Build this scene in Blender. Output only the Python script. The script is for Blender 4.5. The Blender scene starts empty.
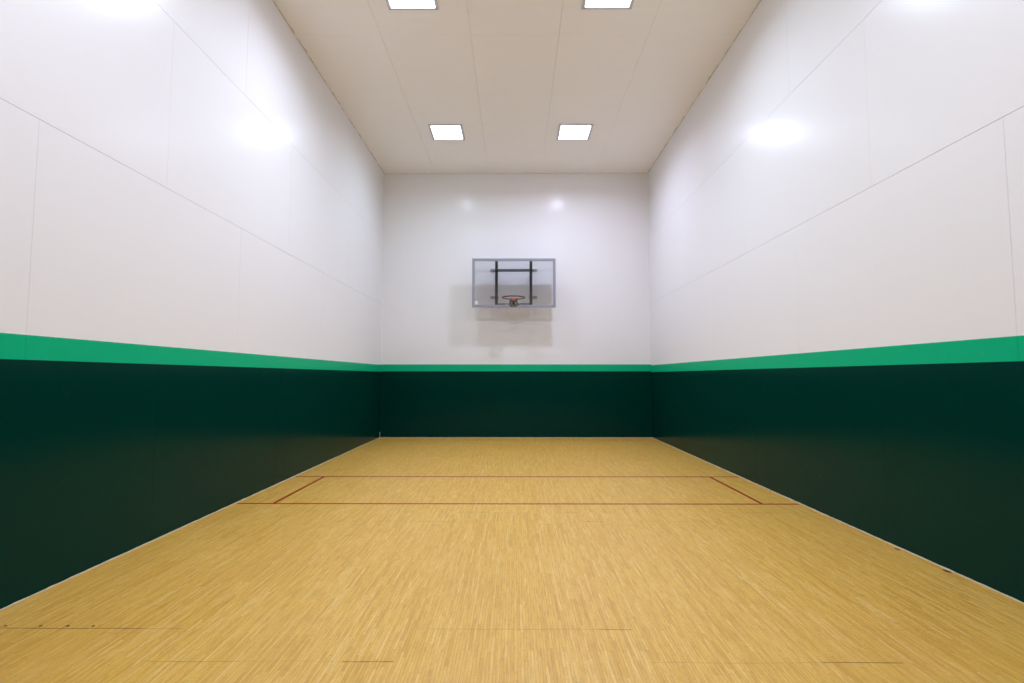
import bpy, bmesh, math, random
from mathutils import Vector, Matrix
random.seed(7)
PI = math.pi
scene = bpy.context.scene
COL = scene.collection

# ------------------------------------------------------------------ room size (metres); front wall at y = 0, camera looks along +y
HW = 3.048            # half width
H = 6.047             # ceiling height
YR = -12.19           # rear wall
ZB0, ZB1 = 1.474, 1.624   # bright green stripe

# ------------------------------------------------------------------ node helpers
class NT:
    def __init__(self, name):
        self.m = bpy.data.materials.new(name); self.m.use_nodes = True
        self.t = self.m.node_tree; self.t.nodes.clear()
        self.out = self.t.nodes.new('ShaderNodeOutputMaterial')
    def n(self, typ, **kw):
        nd = self.t.nodes.new(typ)
        for k, v in kw.items(): setattr(nd, k, v)
        return nd
    def l(self, a, b): self.t.links.new(a, b)
    def put(self, sock, v):
        if isinstance(v, (int, float)): sock.default_value = v
        elif isinstance(v, tuple): sock.default_value = v
        else: self.l(v, sock)
    def math(self, op, a, b=0.0, c=0.0, clamp=False):
        nd = self.n('ShaderNodeMath', operation=op, use_clamp=clamp)
        self.put(nd.inputs[0], a); self.put(nd.inputs[1], b)
        if len(nd.inputs) > 2: self.put(nd.inputs[2], c)
        return nd.outputs[0]
    def mix(self, f, a, b):
        nd = self.n('ShaderNodeMix', data_type='RGBA')
        self.put(nd.inputs[0], f); self.put(nd.inputs[6], a); self.put(nd.inputs[7], b)
        return nd.outputs[2]
    def pos(self):
        g = self.n('ShaderNodeTexCoord'); s = self.n('ShaderNodeSeparateXYZ')
        self.l(g.outputs['Object'], s.inputs[0]); return g.outputs['Object'], s.outputs
    def vec(self, x, y, z=0.0):
        c = self.n('ShaderNodeCombineXYZ')
        self.put(c.inputs[0], x); self.put(c.inputs[1], y); self.put(c.inputs[2], z); return c.outputs[0]
    def noise(self, v, scale, detail=2.0, rough=0.5):
        nd = self.n('ShaderNodeTexNoise'); self.l(v, nd.inputs['Vector'])
        nd.inputs['Scale'].default_value = scale; nd.inputs['Detail'].default_value = detail
        nd.inputs['Roughness'].default_value = rough; return nd.outputs['Fac']
    def bsdf(self, color, rough=0.5, metal=0.0, spec=0.5, normal=None, **kw):
        b = self.n('ShaderNodeBsdfPrincipled')
        self.put(b.inputs['Base Color'], color); self.put(b.inputs['Roughness'], rough)
        b.inputs['Metallic'].default_value = metal; b.inputs['Specular IOR Level'].default_value = spec
        if normal is not None: self.l(normal, b.inputs['Normal'])
        self.l(b.outputs[0], self.out.inputs['Surface']); return b
    def bump(self, h, strength, dist):
        b = self.n('ShaderNodeBump'); self.l(h, b.inputs['Height'])
        b.inputs['Strength'].default_value = strength; b.inputs['Distance'].default_value = dist
        return b.outputs[0]

def s2l(r, g, b):
    f = lambda c: (c/255/12.92) if c/255 <= 0.04045 else ((c/255+0.055)/1.055)**2.4
    return (f(r), f(g), f(b), 1.0)

WHITE = (0.80, 0.793, 0.80, 1.0)
GREEN = (0.004, 0.42, 0.20, 1.0)
DARK = (0.0003, 0.0310, 0.0225, 1.0)

def wall_material(name, zlo, zhi, rough_white=0.24, spec=0.065):
    k = NT(name); v, p = k.pos(); z = p[2]
    c = k.mix(k.math('GREATER_THAN', z, zlo), DARK, GREEN)
    c = k.mix(k.math('GREATER_THAN', z, zhi), c, WHITE)
    # a few worn scuffs left by balls
    sc = k.noise(v, 7.0, 5.0, 0.7)
    sc = k.math('MULTIPLY', k.math('SUBTRACT', sc, 0.67, clamp=True), 0.5, clamp=True)
    c = k.mix(sc, c, (0.28, 0.29, 0.28, 1.0))
    nz = k.noise(v, 1.3, 2.0)
    nb = k.bump(nz, 0.12, 0.02)
    low = k.math('LESS_THAN', z, zlo)
    r = k.math('MULTIPLY_ADD', low, 0.16 - rough_white, rough_white)
    b = k.bsdf(c, r, 0.0, 0.5, nb)
    k.put(b.inputs['Specular IOR Level'], k.math('MULTIPLY_ADD', low, 0.08-spec, spec)); return k.m

def plain(name, color, rough=0.5, metal=0.0, spec=0.5, grain=0.06):
    k = NT(name); v, p = k.pos()
    n = k.noise(v, 40.0, 3.0)
    dark = tuple(x*(1-grain*2) for x in color[:3]) + (1.0,)
    c = k.mix(n, dark, color)
    k.bsdf(c, rough, metal, spec); return k.m

def ceiling_material():
    k = NT('ceiling_board'); v, p = k.pos()
    st = k.vec(k.math('MULTIPLY', p[0], 0.6), k.math('MULTIPLY', p[1], 9.0))
    n = k.noise(st, 1.6, 3.0)
    c = k.mix(n, (0.895, 0.87, 0.84, 1), (0.93, 0.91, 0.88, 1))
    # stained joint round the edge of the ceiling, broken up by noise
    ax = k.math('SUBTRACT', HW, k.math('ABSOLUTE', p[0]))
    ay = k.math('MULTIPLY', p[1], -1.0)
    d = k.math('MINIMUM', ax, ay)
    n2 = k.noise(v, 4.0, 4.0, 0.7)
    w = k.math('MULTIPLY', k.math('SUBTRACT', n2, 0.38, clamp=True), 0.09)
    e = k.math('LESS_THAN', d, w)
    c = k.mix(k.math('MULTIPLY', e, 0.55), c, (0.30, 0.24, 0.15, 1))
    k.bsdf(c, 0.6, 0.0, 0.3); return k.m

def floor_material():
    k = NT('maple_strip_floor'); v, p = k.pos(); x, y = p[0], p[1]
    SW = 0.0165; SL = 0.34
    xs = k.math('DIVIDE', x, SW); i = k.math('FLOOR', xs)
    wn = k.n('ShaderNodeTexWhiteNoise', noise_dimensions='1D'); k.l(i, wn.inputs['W'])
    yy = k.math('ADD', k.math('DIVIDE', y, SL), k.math('MULTIPLY', wn.outputs['Value'], 7.3))
    j = k.math('FLOOR', yy)
    w2 = k.n('ShaderNodeTexWhiteNoise', noise_dimensions='2D'); k.l(k.vec(i, j), w2.inputs['Vector'])
    ramp = k.n('ShaderNodeValToRGB'); k.l(w2.outputs['Value'], ramp.inputs[0])
    cr = ramp.color_ramp; cr.interpolation = 'LINEAR'
    stops = [(0.0, s2l(204, 159, 66)), (0.15, s2l(213, 168, 74)), (0.5, s2l(219, 176, 80)),
             (0.85, s2l(222, 180, 88)), (1.0, s2l(226, 188, 106))]
    cr.elements[0].position, cr.elements[0].color = stops[0]
    cr.elements[1].position, cr.elements[1].color = stops[-1]
    for s, cc in stops[1:-1]:
        e = cr.elements.new(s); e.color = cc
    c = ramp.outputs[0]
    # fine grain along the strips
    g = k.noise(k.vec(k.math('MULTIPLY', x, 75.0), k.math('MULTIPLY', y, 6.0)), 1.0, 4.0, 0.7)
    c = k.mix(k.math('MULTIPLY', k.math('SUBTRACT', g, 0.44, clamp=True), 2.2, clamp=True), c, s2l(176, 128, 52))
    sp = k.noise(k.vec(k.math('MULTIPLY', x, 150.0), k.math('MULTIPLY', y, 40.0)), 1.0, 3.0, 0.8)
    c = k.mix(k.math('MULTIPLY', k.math('SUBTRACT', sp, 0.52, clamp=True), 2.4, clamp=True), c, s2l(168, 122, 60))
    # broad tone drift between areas
    g2 = k.noise(k.vec(k.math('MULTIPLY', x, 1.7), k.math('MULTIPLY', y, 0.7)), 1.0, 2.0)
    c = k.mix(k.math('MULTIPLY', k.math('SUBTRACT', g2, 0.5, clamp=True), 0.9, clamp=True), c, s2l(205, 150, 78))
    # seams between strips
    fx = k.math('FRACT', xs); gap = k.math('LESS_THAN', fx, 0.08)
    fy = k.math('FRACT', yy); gy = k.math('LESS_THAN', fy, 0.004)
    c = k.mix(k.math('MULTIPLY', k.math('MAXIMUM', gap, gy), 0.5), c, s2l(120, 80, 34))
    # butt joints of the 4 x 8 ft floor sheets (staggered)
    cx = k.math('DIVIDE', k.math('ADD', x, HW), 1.2192); ci = k.math('FLOOR', cx)
    odd = k.math('FLOORED_MODULO', ci, 2.0)
    yj = k.math('ADD', k.math('ADD', y, 8.893), k.math('MULTIPLY', odd, 0.325))
    wob = k.math('MULTIPLY', k.math('SUBTRACT', k.noise(k.vec(x, 0.0), 1.5, 1.0), 0.5), 0.03)
    yj = k.math('ADD', yj, wob)
    ym = k.math('ABSOLUTE', k.math('SUBTRACT', k.math('FLOORED_MODULO', k.math('ADD', yj, 1.219), 2.438), 1.219))
    line = k.math('LESS_THAN', ym, 0.0038)
    fade = k.math('MULTIPLY', k.math('SUBTRACT', k.noise(k.vec(k.math('MULTIPLY', x, 2.3), k.math('MULTIPLY', k.math('ADD', ci, k.math('FLOOR', k.math('DIVIDE', y, 2.438))), 5.1)), 1.0, 2.0), 0.42, clamp=True), 3.0, clamp=True)
    # joints that have opened with wear near the rear of the court: (x from, x to, darkness)
    near = k.math('LESS_THAN', y, -8.3)
    worn = 0.08
    for x0, x1, f in ((-3.05, -2.05, 0.75), (-2.05, -1.83, 0.3), (-1.80, -1.35, 0.35), (-1.35, -0.86, 0.12), (-0.86, -0.61, 0.8),
                      (-0.49, 0.43, 0.28), (0.43, 0.605, 0.7), (0.62, 1.45, 0.2), (1.45, 1.83, 0.7), (1.83, 2.5, 0.12)):
        a = k.math('MULTIPLY', k.math('GREATER_THAN', x, x0), k.math('LESS_THAN', x, x1))
        worn = k.math('MAXIMUM', worn, k.math('MULTIPLY', a, f))
    worn = k.math('MULTIPLY', worn, k.math('MULTIPLY_ADD', k.noise(v, 9.0, 2.0), 1.2, 0.3))
    fade = k.math('ADD', k.math('MULTIPLY', near, worn), k.math('MULTIPLY', k.math('SUBTRACT', 1.0, near), fade), clamp=True)
    c = k.mix(k.math('MULTIPLY', line, fade), c, s2l(84, 54, 26))
    # screw holes
    def spot(c, px, py, r, r2, col=s2l(45, 34, 24)):
        dx = k.math('DIVIDE', k.math('SUBTRACT', x, px), r); dy = k.math('DIVIDE', k.math('SUBTRACT', y, py), r2)
        dd = k.math('ADD', k.math('MULTIPLY', dx, dx), k.math('MULTIPLY', dy, dy))
        return k.mix(k.math('LESS_THAN', dd, 1.0), c, col)
    for px in (-2.83, -2.635, -2.485, -2.345): c = spot(c, px, -8.866, 0.008, 0.010)
    c = spot(c, 3.005, -7.56, 0.013, 0.03, s2l(90, 64, 34)); c = spot(c, 3.015, -8.03, 0.016, 0.035)
    rr = k.math('MULTIPLY_ADD', g, 0.12, 0.34)
    h = k.math('SUBTRACT', 1.0, k.math('MAXIMUM', gap, line))
    k.bsdf(c, rr, 0.0, 0.45, k.bump(h, 0.15, 0.001)); return k.m

def paint_red():
    k = NT('red_line_paint'); v, p = k.pos()
    n = k.noise(k.vec(k.math('MULTIPLY', p[0], 25.0), k.math('MULTIPLY', p[1], 4.0)), 1.0, 3.0)
    c = k.mix(n, s2l(135, 32, 14), s2l(160, 48, 26)); k.bsdf(c, 0.45); return k.m

def emit(name, col, strength):
    k = NT(name); e = k.n('ShaderNodeEmission')
    e.inputs[0].default_value = col; e.inputs[1].default_value = strength
    k.l(e.outputs[0], k.out.inputs['Surface']); return k.m

def glass_mat():
    k = NT('tempered_glass')
    t = k.n('ShaderNodeBsdfTransparent'); t.inputs[0].default_value = (0.90, 0.91, 0.93, 1)
    g = k.n('ShaderNodeBsdfGlossy'); g.inputs['Roughness'].default_value = 0.03
    g.inputs[0].default_value = (1, 1, 1, 1)
    f = k.n('ShaderNodeFresnel'); f.inputs[0].default_value = 1.5
    m = k.n('ShaderNodeMixShader'); k.l(f.outputs[0], m.inputs[0]); k.l(t.outputs[0], m.inputs[1]); k.l(g.outputs[0], m.inputs[2])
    k.l(m.outputs[0], k.out.inputs['Surface']); return k.m

# ------------------------------------------------------------------ mesh helpers
def new_obj(name, bm, mat, parent=None, smooth=False):
    bmesh.ops.recalc_face_normals(bm, faces=bm.faces)
    me = bpy.data.meshes.new(name); bm.to_mesh(me); bm.free()
    me.materials.append(mat)
    if smooth:
        for p in me.polygons: p.use_smooth = True
    o = bpy.data.objects.new(name, me); COL.objects.link(o)
    if parent: o.parent = parent
    return o

def box(bm, x0, x1, y0, y1, z0, z1, bev=0.0):
    r = bmesh.ops.create_cube(bm, size=1.0, matrix=Matrix.Translation(((x0+x1)/2, (y0+y1)/2, (z0+z1)/2)) @ Matrix.Diagonal((x1-x0, y1-y0, z1-z0, 1)))
    if bev:
        es = {e for v in r['verts'] for e in v.link_edges}
        bmesh.ops.bevel(bm, geom=list(es), offset=bev, segments=2, affect='EDGES', profile=0.5)

def tube(bm, pts, rad, seg=8, closed=False):
    pts = [Vector(p) for p in pts]; n = len(pts); rings = []
    prev = None
    for i in range(n):
        if closed: t = (pts[(i+1) % n]-pts[i-1]).normalized()
        else: t = (pts[min(i+1, n-1)]-pts[max(i-1, 0)]).normalized()
        ref = Vector((0, 0, 1)) if abs(t.z) < 0.9 else Vector((1, 0, 0))
        if prev is not None:
            a = (prev - t*prev.dot(t))
            a = a.normalized() if a.length > 1e-6 else t.cross(ref).normalized()
        else: a = t.cross(ref).normalized()
        prev = a; b = t.cross(a)
        rings.append([bm.verts.new(pts[i] + (a*math.cos(2*PI*q/seg)+b*math.sin(2*PI*q/seg))*rad) for q in range(seg)])
    m = n if closed else n-1
    for i in range(m):
        r0, r1 = rings[i], rings[(i+1) % n]
        for q in range(seg):
            bm.faces.new((r0[q], r0[(q+1) % seg], r1[(q+1) % seg], r1[q]))
    if not closed:
        bm.faces.new(rings[0]); bm.faces.new(rings[-1])

def beam(bm, a, b, w, h):
    """rectangular bar from a to b"""
    a, b = Vector(a), Vector(b); d = b-a; L = d.length; d.normalize()
    up = Vector((0, 0, 1)) if abs(d.z) < 0.95 else Vector((0, 1, 0))
    s = d.cross(up).normalized(); u = s.cross(d)
    M = Matrix((s, d, u)).transposed().to_4x4(); M.translation = (a+b)/2
    r = bmesh.ops.create_cube(bm, size=1.0, matrix=M @ Matrix.Diagonal((w, L, h, 1)))
    es = {e for v in r['verts'] for e in v.link_edges}
    bmesh.ops.bevel(bm, geom=list(es), offset=min(w, h)*0.15, segments=2, affect='EDGES')

def struct(o):
    o['kind'] = 'structure'; return o

def empty(name, loc, label, cat, group=None):
    o = bpy.data.objects.new(name, None); COL.objects.link(o); o.location = loc
    o['label'] = label; o['category'] = cat
    if group: o['group'] = group
    return o

# ------------------------------------------------------------------ shell
T = 0.012       # panel thickness
def seams(start, step, lo, hi):
    out = []; v = start
    while v > lo:
        if v < hi: out.append(v)
        v -= step
    return out

def side_wall(name, sx, mat):
    bm = bmesh.new()
    x_in, x_mid, x_out = sx*HW, sx*(HW+T), sx*(HW+0.15)
    box(bm, min(x_mid, x_out), max(x_mid, x_out), YR-0.15, 0.15, -0.1, H+0.1)      # backing
    rows = [(0.0, ZB0, 'B'), (ZB0, 3.0, 'A'), (3.0, 4.51, 'B'), (4.51, H, 'A')]
    for ri, (z0, z1, ph) in enumerate(rows):
        ss = seams(-1.22 if ph == 'A' else -2.465, 2.4655, YR+0.1, -0.1)
        ed = [0.0] + ss + [YR]
        gz0 = 0.0016 if ri >= 2 else 0.0; gz1 = 0.0016 if ri in (1, 2) else 0.0
        for a, b in zip(ed[:-1], ed[1:]):
            g = 0.0013 if ri == 3 else 0.0009
            box(bm, min(x_in, x_mid), max(x_in, x_mid), b+(g if b != YR else 0), a-(g if a != 0 else 0), z0+gz0, z1-gz1)
    return struct(new_obj(name, bm, mat))

side_wall('wall_left', -1, wall_material('wall_paint_left', 1.471, 1.625, 0.25))
side_wall('wall_right', 1, wall_material('wall_paint_right', 1.461, 1.616, 0.25))
bm = bmesh.new(); box(bm, -HW, HW, 0.0, 0.15, -0.1, H+0.1)
struct(new_obj('wall_front', bm, wall_material('wall_paint_front', 1.478, 1.634, 0.2, 0.13)))
bm = bmesh.new(); box(bm, -HW, HW, YR-0.15, YR, -0.1, H+0.1)
struct(new_obj('wall_rear', bm, wall_material('wall_paint_rear', 1.47, 1.62, 0.3)))

bm = bmesh.new(); box(bm, -HW, HW, YR, 0.0, -0.1, 0.0)
floor = struct(new_obj('floor', bm, floor_material()))

bm = bmesh.new()
box(bm, -HW, HW, YR, 0.0, H+T, H+0.1)
xs = [-HW, -1.865, -0.63, 0.583, 1.81, HW]
ys = [0.0] + seams(-2.455, 2.48, YR+0.1, -0.1) + [YR]
for a, b in zip(xs[:-1], xs[1:]):
    for c, d in zip(ys[:-1], ys[1:]):
        box(bm, a+(0.0020 if a > -HW else 0), b-(0.0020 if b < HW else 0), d+(0.0013 if d != YR else 0), c-(0.0013 if c else 0), H, H+T)
struct(new_obj('ceiling', bm, ceiling_material()))

# pale sealant strips where the walls meet the floor, and the caulked corners
caulk = plain('aged_sealant', s2l(214, 205, 178), 0.6, grain=0.2)
def strip(name, a, b, axis, off, jag=True):
    bm = bmesh.new(); n = 240; rows = []
    for i in range(n+1):
        t = a+(b-a)*i/n
        w = 0.0065+random.uniform(-0.0015, 0.0015); h = 0.0055+random.uniform(-0.0015, 0.0015)
        if axis == 'x':   # runs along y on a side wall
            sx = off; q = [(sx*HW, t, 0.0), (sx*(HW-w), t, 0.0), (sx*(HW-w*0.8), t, h*0.6), (sx*HW, t, h)]
        else:
            q = [(t, 0.0, 0.0), (t, -w*2.2, 0.0), (t, -w*1.6, h*0.6), (t, 0.0, h)]
        rows.append([bm.verts.new(v) for v in q])
    for r0, r1 in zip(rows[:-1], rows[1:]):
        for q in range(4): bm.faces.new((r0[q], r0[(q+1) % 4], r1[(q+1) % 4], r1[q]))
    bm.faces.new(rows[0]); bm.faces.new(rows[-1])
    return struct(new_obj(name, bm, caulk))
strip('baseboard_left', YR, 0.0, 'x', -1); strip('baseboard_right', YR, 0.0, 'x', 1)
strip('baseboard_front', -HW, HW, 'y', 0)
for idx, sx in ((1, -1), (2, 1)):
    bm = bmesh.new(); tube(bm, [(sx*HW, 0, ZB1+0.01), (sx*HW, 0, 4.0), (sx*HW, 0, H-0.3)], 0.006, 8)
    struct(new_obj('trim_%d' % idx, bm, plain('corner_caulk', (0.85, 0.85, 0.82, 1), 0.5)))
bm = bmesh.new(); tube(bm, [(-HW, 0, 0.0), (-HW, 0, 0.06), (-HW, 0, 0.12)], 0.006, 8)
struct(new_obj('trim_3', bm, caulk))

# painted court lines (parts of the floor)
red = paint_red()
def line(name, x0, x1, y0, y1, z=0.0006, label=None):
    bm = bmesh.new(); box(bm, x0, x1, y0, y1, -0.0004, z)
    o = new_obj(name, bm, red, floor)
    if label: o['label'] = label
line('service_line', -HW+0.03, HW-0.03, -4.572-0.024, -4.572+0.024, label='thin red line across the floor nearer the front wall')
line('short_line', -HW+0.03, HW-0.03, -6.096-0.021, -6.096+0.021, label='thin red line across the floor nearer the viewer')
line('service_box_line', -2.648, -2.610, -6.077, -4.591, label='red line along the left wall joining the two cross lines')
line('service_box_line', 2.612, 2.650, -6.077, -4.591, label='red line along the right wall joining the two cross lines')

# ------------------------------------------------------------------ ceiling lights
frame_mat = plain('grey_light_frame', s2l(196, 196, 200), 0.5, 0.0)
def ceiling_light(x, y, label, col, strength):
    # the lamp behind the lens: a compact discharge bulb, so most of the light leaves the middle of the lens
    la = bpy.data.lights.new('discharge_lamp', 'AREA'); la.shape = 'DISK'; la.size = 0.22
    la.energy = strength*0.80; la.color = col[:3]; la.spread = math.radians(160)
    lo = bpy.data.objects.new('discharge_lamp', la); COL.objects.link(lo)
    lo.location = (x, y, H-0.022); strength *= 0.2
    t = empty('ceiling_light', (x, y, H), label, 'ceiling light', 'square ceiling lights')
    o, i = 0.318, 0.276
    bm = bmesh.new()
    for (a, b, c, d) in ((-o, o, -o, -i), (-o, o, i, o), (-o, -i, -i, i), (i, o, -i, i)):
        box(bm, a, b, c, d, -0.014, 0.0)
    bm2 = bmesh.new(); box(bm2, -i, i, -i, i, -0.020, -0.0005, 0.006)
    new_obj('frame', bm, frame_mat, t)
    new_obj('diffuser', bm2, emit('lit_diffuser', col, strength), t)
S = 63.0
ceiling_light(-1.322, -2.06, 'far left square ceiling light, bluish white, near the front wall', (0.80, 1.0, 1.21, 1), S*0.50)
ceiling_light(1.122, -2.06, 'far right square ceiling light, faintly violet glow, near the front wall', (0.90, 0.94, 1.25, 1), S*1.0)
ceiling_light(-1.312, -5.76, 'left ceiling light cut off by the top edge of the picture', (0.88, 0.97, 1.21, 1), S*1.08)
ceiling_light(1.142, -5.76, 'right ceiling light cut off by the top edge of the picture', (0.84, 0.99, 1.21, 1), S*0.85)
ceiling_light(-1.312, -9.46, 'left square ceiling light overhead, nearest the rear wall', (0.91, 0.97, 1.19, 1), S*1.1)
ceiling_light(1.142, -9.46, 'right square ceiling light overhead, nearest the rear wall', (0.90, 0.98, 1.14, 1), S*0.9)

# ------------------------------------------------------------------ basketball backboard on the front wall
CX = -0.043; YB = -0.437           # centre and front of the board
hoop = empty('basketball_hoop', (CX, 0, 2.87), 'clear glass basketball backboard with orange rim mounted on the white front wall', 'basketball hoop')
OZ = 2.87
def pl(x, y, z): return (x-CX, y, z-OZ)
X0, X1, Z0, Z1 = -0.918, 0.918, 0.003, 1.087
alu = plain('grey_aluminium', s2l(146, 146, 156), 0.45, 0.2)
black = plain('black_steel', (0.005, 0.0055, 0.010, 1), 0.6, 0.0, 0.2)
steel = plain('grey_steel', s2l(96, 100, 116), 0.45, 0.3)
pale = plain('pale_steel', s2l(150, 152, 156), 0.5, 0.2)
bm = bmesh.new(); fw = 0.056
for (a, b, c, d) in ((X0, X1, Z1-fw, Z1), (X0, X1, Z0, Z0+fw), (X0, X0+fw, Z0+fw, Z1-fw), (X1-fw, X1, Z0+fw, Z1-fw)):
    box(bm, a, b, YB, YB+0.035, c, d, 0.004)
new_obj('frame', bm, alu, hoop)
bm = bmesh.new(); box(bm, X0+fw-0.01, X1-fw+0.01, YB+0.012, YB+0.024, Z0+fw-0.01, Z1-fw+0.01)
gl = new_obj('glass_panel', bm, glass_mat(), hoop)
bm = bmesh.new(); box(bm, X0+0.065, X0+0.125, YB+0.0095, YB+0.0118, Z0+0.07, Z0+0.135)
st = new_obj('sticker', bm, plain('white_paper', (0.9, 0.9, 0.9, 1), 0.5), gl); st['label'] = 'small white square sticker in the lower left corner of the glass'
UX = (-0.384, 0.376)
for ux in UX:
    bm = bmesh.new(); box(bm, ux-0.030, ux+0.030, YB+0.036, YB+0.086, 0.06, 1.06, 0.004)
    new_obj('upright', bm, black, hoop)
bm = bmesh.new(); box(bm, UX[0]+0.028, UX[1]-0.028, YB+0.045, YB+0.085, 0.805, 0.862, 0.004)
new_obj('crossbar', bm, steel, hoop)
bm = bmesh.new(); box(bm, UX[0]+0.028, UX[1]-0.028, YB+0.045, YB+0.075, 0.068, 0.098, 0.003)
new_obj('crossbar', bm, steel, hoop)
for ux in UX:
    s = -1 if ux < 0 else 1
    for zz in (0.91, 0.285):
        bm = bmesh.new(); box(bm, ux+s*0.06-0.09, ux+s*0.06+0.09, -0.022, 0.0, zz-0.03, zz+0.03, 0.004)
        new_obj('wall_plate', bm, pale, hoop)
        bm = bmesh.new(); beam(bm, (ux+s*0.05, -0.022, zz), (ux, YB+0.086, zz-0.03 if zz > 0.5 else zz-0.02), 0.032, 0.032)
        new_obj('support_arm', bm, pale, hoop)
    bm = bmesh.new(); beam(bm, (ux+s*0.02, -0.03, 0.82), (ux*0.985, YB+0.09, 0.33), 0.02, 0.02)
    new_obj('brace', bm, pale, hoop)
# rim with its mounting hardware
orange = plain('orange_steel', s2l(186, 108, 78), 0.45)
dkorange = plain('worn_dark_steel', s2l(30, 20, 22), 0.5)
RZ = 3.03-OZ; RY = YB-0.375; RR = 0.2286+0.009; RX = -0.008
bm = bmesh.new()
tube(bm, [(RX+RR*math.cos(2*PI*i/56), RY+RR*math.sin(2*PI*i/56), RZ) for i in range(56)], 0.0125, 10, True)
rim = new_obj('rim', bm, plain('dull_red_brown_steel', s2l(74, 42, 42), 0.45), hoop, True)
bm = bmesh.new()       # sloped top plate and two arms from the ring back to the board
box(bm, RX-0.075, RX+0.075, YB-0.006, YB, RZ-0.115, RZ+0.055, 0.003)
box(bm, RX-0.072, RX+0.072, YB-0.155, YB-0.006, RZ-0.012, RZ+0.008, 0.003)
beam(bm, (RX-0.066, YB-0.01, RZ-0.004), (RX-0.105, RY+RR*0.90, RZ-0.002), 0.018, 0.014)
beam(bm, (RX+0.066, YB-0.01, RZ-0.004), (RX+0.105, RY+RR*0.90, RZ-0.002), 0.018, 0.014)
new_obj('mounting_plate', bm, orange, rim)
bm = bmesh.new()
box(bm, RX-0.088, RX-0.028, YB-0.13, YB-0.006, RZ-0.135, RZ-0.012, 0.006)
box(bm, RX+0.022, RX+0.088, YB-0.13, YB-0.006, RZ-0.135, RZ-0.012, 0.006)
tube(bm, [(RX, YB-0.10, RZ-0.02), (RX, YB-0.10, RZ-0.13)], 0.018, 12)
new_obj('spring_housing', bm, dkorange, rim)
# net: twelve loops, diamond mesh
bm = bmesh.new(); N = 12
lv = [(0.0, RR-0.004), (0.10, 0.185), (0.19, 0.150), (0.27, 0.125), (0.34, 0.118)]
def npt(k, ang):
    d, r = lv[k]; return (RX+r*math.cos(ang), RY+r*math.sin(ang), RZ-0.008-d)
for i in range(N):
    for sgn in (1, -1):
        a = 2*PI*i/N; pts = []
        for k in range(len(lv)):
            pts.append(npt(k, a + sgn*(k % 2)*PI/N))
        # crossings alternate: zigzag down
        tube(bm, pts, 0.0018, 5)
new_obj('net', bm, plain('white_cord', (0.55, 0.54, 0.53, 1), 0.9), rim)

# ------------------------------------------------------------------ world, camera, colour
w = bpy.data.worlds.new('World'); scene.world = w; w.use_nodes = True
w.node_tree.nodes['Background'].inputs[0].default_value = (0.5, 0.5, 0.5, 1); w.node_tree.nodes['Background'].inputs[1].default_value = 0.0

cam = bpy.data.cameras.new('camera'); co = bpy.data.objects.new('camera', cam); COL.objects.link(co)
co.location = (-0.0295, -11.831, 1.3705)
co.rotation_euler = (PI/2+0.0659, 0.0, 0.0048)
cam.sensor_width = 36.0; cam.sensor_fit = 'HORIZONTAL'; cam.lens = 36.0*523.94/1024; cam.clip_start = 0.02
scene.camera = co
vs = scene.view_settings
vs.view_transform = 'Standard'; vs.look = 'None'; vs.gamma = 1.0; vs.use_curve_mapping = False
vs.exposure = 0.04
scene.cycles.max_bounces = 12; scene.cycles.diffuse_bounces = 8; scene.cycles.glossy_bounces = 6
scene.cycles.sample_clamp_indirect = 8.0
